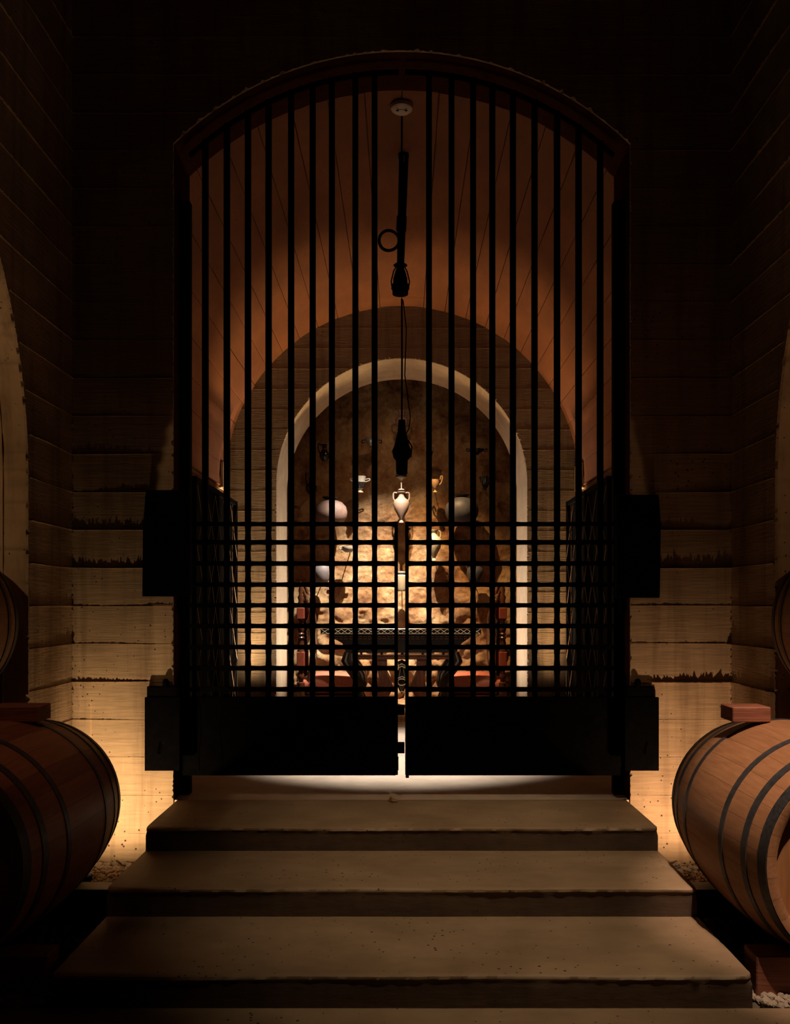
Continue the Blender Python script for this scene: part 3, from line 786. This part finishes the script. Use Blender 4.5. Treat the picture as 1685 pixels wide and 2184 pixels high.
# ------------------------------------------------------------------ pottery
PD = 11.46
PX = PD/F
def pot(name, cat, label, px, py, wpx, hpx, prof, mat, handles=(), extra=None, d=PD, pin=True, hm=None, turn=0):
    """prof: (radius 0..1 of half width, height 0..1) ; handles: list of 2D paths in (x half-widths, z heights)"""
    w, h = wpx*d/F/2, hpx*d/F
    base = P(px, py+hpx/2, d)
    t = thing(name, label, cat, tuple(base), 'antique vessels mounted on the earth wall')
    mb = MB(); pr = [(r*w, z*h) for r, z in prof]
    mb.lathe(pr, 32); mb.build('body', mat, t, ang=50)
    for path, r in handles:
        pts = [Vector((x*w, 0, z*h)) for x, z in path]
        # smooth the path
        q = []
        for i in range(len(pts)-1):
            for s in range(5):
                u = s/5; p0 = pts[max(i-1, 0)]; p1 = pts[i]; p2 = pts[i+1]; p3 = pts[min(i+2, len(pts)-1)]
                q.append(.5*((2*p1)+(-p0+p2)*u+(2*p0-5*p1+4*p2-p3)*u*u+(-p0+3*p1-3*p2+p3)*u**3))
        q.append(pts[-1]); mb = MB(); mb.tube(q, r, 8); mb.build('handle', hm or mat, t)
    if pin:
        mb = MB(); zc = .35*h; mb.tube([(0, w*.3, zc), (0, 11.95-d, zc-.02)], .006, 6); mb.build('mounting_rod', M['steel'], t)
    if extra:
        for nm, mt, pr2 in extra:
            mb = MB(); mb.lathe([(r*w, z*h) for r, z in pr2], 32); mb.build(nm, mt, t)
    return t
A = [(0, 0), (.30, 0), (.28, .04), (.16, .08), (.45, .22), (.85, .42), (1.0, .60), (.92, .72), (.5, .80), (.36, .86), (.36, .94), (.55, .98), (.55, 1), (.42, 1), (.3, .9), (0, .9)]
SPH = [(0, 0), (.35, .0), (.72, .12), (.96, .32), (1, .5), (.92, .68), (.68, .83), (.36, .90), (.26, .93), (.46, .985), (.50, 1.0), (.40, 1.0), (.2, .93), (0, .92)]
def hd(s, x0, z0, x1, z1, x2, z2): return [(s*x0, z0), (s*x1, z1*.6+z0*.4), (s*x1, z1), (s*x2, z2)]
both = lambda f: [f(-1), f(1)]
pot('amphora', 'vase', 'pink clay amphora with two loop handles, highest on the wall behind the spotlight', 857, 896, 30, 42,
    [(0, 0), (.3, 0), (.8, .25), (1, .5), (.8, .62), (.5, .68), (.45, .9), (.6, 1), (.5, 1), (.3, .9), (0, .88)], M['pinkclay'], both(lambda s: ([(s*.5, .95), (s*1.0, .96), (s*1.05, .72), (s*.7, .60)], .010)))
pot('kylix', 'cup', 'shiny pewter wine cup with dark side handles, left of the smaller spotlight', 793, 943, 30, 28,
    [(0, 0), (.3, .0), (.12, .12), (.6, .3), (.95, .6), (1, .8), (.92, .82), (.5, .45), (0, .4)], M['silver'], both(lambda s: ([(s*.9, .6), (s*1.3, .66), (s*1.35, .42), (s*.95, .5)], .008)), hm=M['blackgl'])
pot('jug', 'jug', 'little black jug with a white highlight, upper left edge of the wall', 692, 966, 22, 36,
    [(0, 0), (.5, 0), (.95, .25), (1, .4), (.6, .62), (.4, .75), (.6, 1), (.45, 1), (.3, .8), (0, .75)], M['blackgl'], [([(-.55, .95), (-1.15, 1.02), (-1.2, .7), (-.8, .45)], .008)])
pot('oinochoe', 'jug', 'round black jug with a tall looped handle, far left above the pink pot', 664, 1032, 24, 44,
    [(0, 0), (.5, 0), (1, .2), (1, .38), (.6, .52), (.35, .6), (.45, .72), (.3, .72), (.2, .62), (0, .6)], M['blackgl'], [([(-.4, .70), (-.85, 1.0), (-1.0, .9), (-.75, .45)], .008)])
pot('krater', 'vase', 'white and black banded mixing bowl left of the hanging spotlight', 768, 1033, 24, 34,
    [(0, 0), (.5, 0), (.5, .06), (.2, .12), (.6, .25), (.95, .55), (.92, .75), (1.05, .95), (1.05, 1), (.9, 1), (.8, .8), (0, .7)], M['white'], both(lambda s: ([(s*.9, .8), (s*1.6, .85), (s*1.7, .75), (s*.95, .65)], .007)),
    extra=[('painted_band', M['blackgl'], [(.62, .255), (.97, .50), (.97, .58), (.96, .62)]), ('foot', M['terra'], [(0, -.02), (.6, -.02), (.55, .05), (0, .05)])])
pot('pithos', 'pot', 'large round pink clay pot with a dark flared lip, left side of the wall', 705, 1092, 72, 62, SPH, M['pinkclay'],
    extra=[('rim', M['blackgl'], [(.30, .93), (.50, .985), (.52, 1.01), (.42, 1.01), (.24, .94)])])
pot('stemmed_bowl', 'bowl', 'white fluted bowl on a thin stem directly under the hanging spotlight', 856, 1027, 30, 36,
    [(0, 0), (.45, 0), (.4, .04), (.08, .08), (.08, .55), (.3, .62), (.7, .75), (.95, .95), (1, 1), (.9, 1), (.5, .8), (0, .72)], M['white'],
    extra=[('painted_band', M['blackgl'], [(.42, .665), (.73, .76), (.86, .86)])])
pot('amphora', 'vase', 'pale pink amphora with two handles in the middle of the wall above the gate gap', 856, 1082, 34, 66, A, M['paleclay'], both(lambda s: ([(s*.45, .96), (s*.95, .96), (s*.98, .78), (s*.78, .70)], .010)))
pot('beaker', 'cup', 'tiny white rimmed cup half hidden by a bar, right of the hanging spotlight', 916, 965, 18, 20,
    [(0, 0), (.5, 0), (.6, .1), (.85, .5), (1, 1), (.9, 1), (.7, .4), (0, .3)], M['blackgl'], extra=[('rim', M['white'], [(.86, .55), (1.02, .85), (1.03, 1.02), (.93, 1.02)])])
pot('kantharos', 'cup', 'tan cup with two tall looped handles, right of the hanging spotlight', 928, 1033, 20, 34,
    [(0, 0), (.5, 0), (.4, .05), (.15, .12), (.2, .25), (.8, .4), (.9, .6), (.85, .8), (.75, .8), (.6, .5), (0, .4)], M['tan'], both(lambda s: ([(s*.8, .45), (s*1.3, .6), (s*1.6, .95), (s*1.25, 1.0), (s*1.1, .8)], .009)))
pot('kylix', 'cup', 'flat black drinking cup with small side handles, upper right', 1017, 964, 32, 12,
    [(0, 0), (.3, 0), (.25, .15), (.5, .3), (.95, .8), (1, 1), (.92, 1), (.5, .5), (0, .4)], M['blackgl'], both(lambda s: ([(s*.9, .8), (s*1.3, 1.1), (s*1.3, .7), (s*.9, .6)], .007)))
pot('goblet', 'cup', 'black cone shaped cup on a thin tilted foot, far right', 1035, 1030, 26, 26,
    [(0, -.1), (.3, -.1), (.1, 0), (.35, .1), (.75, .5), (.95, .9), (1.0, 1), (.9, 1), (.6, .5), (0, .3)], M['blackgl'])
pot('pithos', 'pot', 'large round grey clay pot with a dark flared lip, right side of the wall', 985, 1088, 72, 66, SPH, M['greyclay'],
    extra=[('rim', M['blackgl'], [(.27, .92), (.34, .95), (.36, 1.0), (.30, 1.0), (.22, .93)])])
pot('amphora', 'vase', 'tall slim cream amphora just right of the gate gap', 926, 1163, 32, 66, A, M['cream'], both(lambda s: ([(s*.45, .96), (s*.8, .94), (s*.85, .8), (s*.7, .74)], .008)))
pot('jar', 'jar', 'grey lilac jar low on the left, below the pink pot', 687, 1222, 38, 46,
    [(0, 0), (.5, 0), (.85, .2), (1, .55), (.9, .8), (.6, .92), (.65, 1), (.5, 1), (.4, .9), (0, .88)], M['lilac'])
pot('jar', 'jar', 'slim dark grey jar with one handle low on the right', 1013, 1226, 36, 50,
    [(0, 0), (.35, 0), (.7, .2), (1, .55), (.9, .78), (.45, .9), (.4, 1), (.3, 1), (.2, .9), (0, .88)], M['greyclay'], [([(-.4, .98), (-.9, .98), (-.95, .82), (-.8, .7)], .009)])
pot('pyxis', 'jar', 'straight sided cream jar with a flat lid in the middle of the gate gap', 857, 1240, 28, 42,
    [(0, 0), (.8, 0), (.95, .12), (.98, .78), (.75, .84), (.7, .92), (0, .92)], M['cream'], extra=[('lid', M['white'], [(0, .90), (.85, .90), (.9, .95), (.5, .99), (0, 1.02)])])
pot('dish', 'dish', 'shallow white dish with side lugs, left of the gate gap', 743, 1172, 28, 12,
    [(0, 0), (.5, 0), (.9, .4), (1, .9), (1, 1), (.9, 1), (.5, .4), (0, .3)], M['white'], both(lambda s: ([(s*.95, .8), (s*1.25, .9), (s*1.25, .6), (s*.9, .5)], .009)))

# ------------------------------------------------------------------ table
TD = 10.45
tb = thing('carved_table', 'black carved table with a pale lattice edge and lyre legs in the chamber', 'table', (0, TD, .20))
def tz(py): return Z(py, TD)-.20
def tx(px): return X(px, TD)
mb = MB(); mb.box(tx(684), tx(1026), -.02, .42, tz(1353), tz(1341)); mb.build('table_top', M['dark'], tb, smooth=False, bevel=.003)
mb = MB(); n = 24
za, zb = tz(1351.5), tz(1342)
for k in range(n):
    a = tx(686)+(tx(1024)-tx(686))*k/n; b = tx(686)+(tx(1024)-tx(686))*(k+1)/n
    mb.tube([(a, -.024, za), (b, -.024, zb)], .0032, 4); mb.tube([(a, -.024, zb), (b, -.024, za)], .0032, 4)
mb.tube([(tx(686), -.024, za), (tx(1024), -.024, za)], .003, 4)
mb.build('lattice_inlay', M['pale'], tb, smooth=False)
mb = MB(); mb.prism([(tx(700), tz(1353)), (tx(1010), tz(1353)), (tx(1000), tz(1362)), (tx(985), tz(1372)), (tx(972), tz(1392)), (tx(738), tz(1392)), (tx(730), tz(1372)), (tx(712), tz(1362))], 0, .40)
mb.build('apron', M['dark'], tb, smooth=False, bevel=.004)
mb = MB()
for py in (1357, 1362):
    for k in range(30):
        a = tx(704+k*10.2); mb.box(a, a+.035, -.006, .0, tz(py+1), tz(py))
mb.build('beading', M['walnut'], tb, smooth=False)
mb = MB(); mb.box(tx(752), tx(963), .03, .38, tz(1407), tz(1399)); mb.box(tx(752), tx(963), .02, .05, tz(1400), tz(1397)); mb.build('stretcher', M['walnut'], tb, smooth=False, bevel=.003)
for k in range(5):
    c = tx(770+k*44); mb = MB()
    mb.lathe([(0, tz(1398)), (.018, tz(1397)), (.012, tz(1394)), (.022, tz(1390)), (.012, tz(1386)), (0, tz(1386))], 12, (c, .04, 0)); mb.build('gallery_knob', M['walnut'], tb)
def lyre(c, s):
    pts = []
    z0, z1 = 0.03, tz(1405); H = z1-z0
    ol = [(-.03, 1), (.10, 1), (.085, .82), (.06, .6), (.08, .38), (.14, .15), (.16, 0), (-.06, 0), (-.045, .18), (-.10, .36), (-.075, .55), (-.035, .7)]
    return [(c+s*x*1.0, z0+H*z) for x, z in ol]
for s in (-1, 1):
    mb = MB(); q = lyre(tx(857+s*38), s); mb.prism(q if s > 0 else q[::-1], .05, .11); mb.build('leg', M['walnut'], tb, smooth=False, bevel=.004)
    mb = MB(); q = lyre(tx(857+s*38), s); mb.prism(q if s > 0 else q[::-1], .32, .38); mb.build('leg', M['walnut'], tb, smooth=False, bevel=.004)
    # outer dark scroll brackets
    for yy in (.0, .33):
        mb = MB(); pts = [(tx(857+s*x), yy+.03, tz(y)) for x, y in ((112, 1392), (116, 1408), (104, 1425), (92, 1442), (86, 1462), (92, 1480), (84, 1500), (70, 1512))]
        mb.tube(pts, [.06, .085, .09, .085, .065, .05, .045, .04], 10); mb.build('leg', M['dark'], tb)
mb = MB(); mb.lathe([(0, tz(1408)), (.05, tz(1412)), (.035, tz(1425)), (.06, tz(1438)), (.075, tz(1450)), (.075, tz(1458)), (.05, tz(1466)), (.03, tz(1474)), (.0, tz(1482))], 24, (0, .09, 0)); mb.build('centre_boss', M['dark'], tb)
mb = MB()
for k, py in enumerate((1416, 1421, 1443, 1475)):
    mb.tube([(-.055, .02, tz(py+5)), (0, .01, tz(py)), (.055, .02, tz(py+5))], .006, 6)
mb.tube([(.05*math.cos(a*2*PI/20), .010, tz(1455)+.038*math.sin(a*2*PI/20)) for a in range(20)], .006, 6, True)
mb.build('scroll_ornament', M['pale'], tb)

# ------------------------------------------------------------------ chairs
def chair(sx, label):
    CD = 10.95
    c = thing('armchair', label, 'chair', (sx*1.05, CD, .20), 'high backed leather armchairs')
    ox = sx*1.05
    def cx(off): return sx*off*CD/F-ox              # off = pixels from the axis
    def cz(py): return Z(py, CD)-.20
    # seat cushion
    vs = []; fs = []; nx, ny = 16, 12
    x0, x1 = cx(80), cx(210)
    prof = []
    mb = MB(); sec = []
    zt, zb = cz(1432), cz(1484)
    for i in range(nx+1):
        u = i/nx; x = x0+(x1-x0)*u
        e = 1-abs(2*u-1)**6
        top = zt-(.03*(1-u)**2 if True else 0)*1.5-.02*(1-e)-.035*(u**4)
        ring = []
        for k in range(28):
            a = 2*PI*k/28; cc, ss = math.cos(a), math.sin(a)
            yy = .30*math.copysign(abs(cc)**.8, cc)*(.75+.05*e)+.21
            hh = (top-zb)/2; zz = zb+hh+hh*math.copysign(abs(ss)**.8, ss)*(.85+.15*e)
            ring.append((x, yy, zz))
        sec.append(ring)
    vs = [p for r in sec for p in r]; K = 28
    fs = [(i*K+k, i*K+(k+1) % K, (i+1)*K+(k+1) % K, (i+1)*K+k) for i in range(nx) for k in range(K)]
    fs += [tuple(range(K)), tuple(nx*K+k for k in range(K-1, -1, -1))]
    mb.add(vs, fs); mb.build('seat_cushion', M['leather'], c, ang=60)
    mb = MB(); a, b = sorted((cx(84), cx(222))); mb.box(a, b, 0, .44, cz(1492), cz(1483)); mb.build('seat_frame', M['walnut'], c, smooth=False, bevel=.004)
    mb = MB()
    for k in range(20):
        q = a+(b-a)*(k+.5)/20; mb.lathe([(0, 0), (.009, -.001), (.005, -.006), (0, -.007)], 8, (q, -.001, cz(1488)), axis='Y')
    mb.build('nail_trim', M['nail'], c)
    # turned posts (front and back of the outer side)
    turn = [(0, 1240), (.012, 1244), (.030, 1258), (.022, 1268), (.040, 1274), (.028, 1282), (.040, 1288), (.040, 1292)]
    for yy in (-.02, .44):
        mb = MB(); pr = [(r, cz(p)) for r, p in turn]
        pr += [(.042, cz(1294)), (.042, cz(1322)), (.022, cz(1326)), (.040, cz(1333)), (.044, cz(1342)), (.030, cz(1349)), (.046, cz(1352)), (.030, cz(1356)), (.046, cz(1360)), (.032, cz(1364)), (.042, cz(1372)), (.030, cz(1382)), (.046, cz(1388)), (.046, cz(1428)), (.025, cz(1431)), (.044, cz(1440)), (.040, cz(1448)), (.022, cz(1453)), (.050, cz(1456)), (.050, cz(1500)), (.030, cz(1505)), (.035, .06), (.045, .03), (.03, 0), (0, 0)]
        mb.lathe(pr[::-1], 20, (cx(215), yy, 0)); mb.build('post', M['walnut'], c, ang=50)
    for yy in (-.02, .44):
        for p0, p1 in ((1296, 1320), (1390, 1426)):
            mb = MB(); q = cx(215); mb.box(q-.046, q+.046, yy-.048, yy+.048, cz(p1), cz(p0)); mb.build('post_panel', M['leathd'], c, smooth=False, bevel=.006)
    # raked backrest: curved side rails and leather between
    path = [(214, 1248), (207, 1268), (200, 1290), (194, 1315), (191, 1345), (191, 1380), (193, 1410), (197, 1440), (200, 1480)]
    for yy in (.0, .42):
        mb = MB(); mb.tube([(cx(x), yy, cz(y)) for x, y in path], [.014, .020, .022, .024, .024, .024, .024, .024, .02], 10)
        mb.build('back_rail', M['walnut'], c)
    mb = MB(); pa = [(cx(x+4), cz(y)) for x, y in path[1:-1]]; pb = [(cx(x-3), cz(y)) for x, y in path[1:-1]][::-1]
    mb.prism(pa+pb, .03, .39, 'Y'); mb.build('backrest', M['dark'], c, smooth=False)
    mb = MB()
    for k in range(14):
        t = k/13*(len(path)-3)+1; i = int(t); f = t-i; x = path[i][0]*(1-f)+path[i+1][0]*f; y = path[i][1]*(1-f)+path[i+1][1]*f
        mb.lathe([(0, 0), (.009, 0), (.006, -.008), (0, -.009)], 8, (cx(x-4), -.022, cz(y)), axis='Y')
    mb.build('nail_trim', M['nail'], c)
    for yy in (.02, .42):
        mb = MB(); mb.lathe([(0, 0), (.03, 0), (.04, .03), (.025, .06), (.035, .10), (.045, cz(1492)), (0, cz(1492))], 16, (cx(92), yy, 0)); mb.build('leg', M['walnut'], c)
    mb = MB(); a, b = sorted((cx(92), cx(215))); mb.box(a, b, -.01, .02, .08, .11); mb.build('stretcher', M['walnut'], c, smooth=False)
    return c
chair(-1, 'high backed armchair with red leather seat left of the carved table')
chair(1, 'high backed armchair with red leather seat right of the carved table')

# ------------------------------------------------------------------ small pieces belong to the part that carries them
def kind(o): return o.name.split('.')[0]
CARRY = {'label_strip': 'stem', 'cable_coil': 'stem', 'yoke': ('lamp_head', 'lamp_body'), 'bung': 'staves', 'knob': 'top_block', 'lattice_inlay': 'table_top',
         'beading': 'apron', 'gallery_knob': 'stretcher', 'scroll_ornament': 'centre_boss', 'socket_hole': 'cover', 'seam_line': 'cover', 'weld_seam': 'bottom_panel', 'hinge_pin': 'bottom_panel', 'strike_plate': 'bottom_panel'}
for root in [o for o in bpy.data.objects if o.parent is None and o.type == 'EMPTY']:
    ch = list(root.children)
    for c in ch:
        want = CARRY.get(kind(c))
        if want:
            want = (want,) if isinstance(want, str) else want
            for q in ch:
                if kind(q) in want and q.parent is root: c.parent = q; break
    if kind(root) == 'armchair':
        posts = [c for c in ch if kind(c) == 'post']; pan = [c for c in ch if kind(c) == 'post_panel']
        def ymid(o): return sum(v.co.y for v in o.data.vertices)/len(o.data.vertices)
        for p in pan: p.parent = min(posts, key=lambda q: abs(ymid(q)-ymid(p)))
        nails = [c for c in ch if kind(c) == 'nail_trim']
        for nn in nails:
            z = sum(v.co.z for v in nn.data.vertices)/len(nn.data.vertices)
            tgt = 'seat_frame' if z < .45 else 'backrest'
            nn.parent = [c for c in ch if kind(c) == tgt][0]
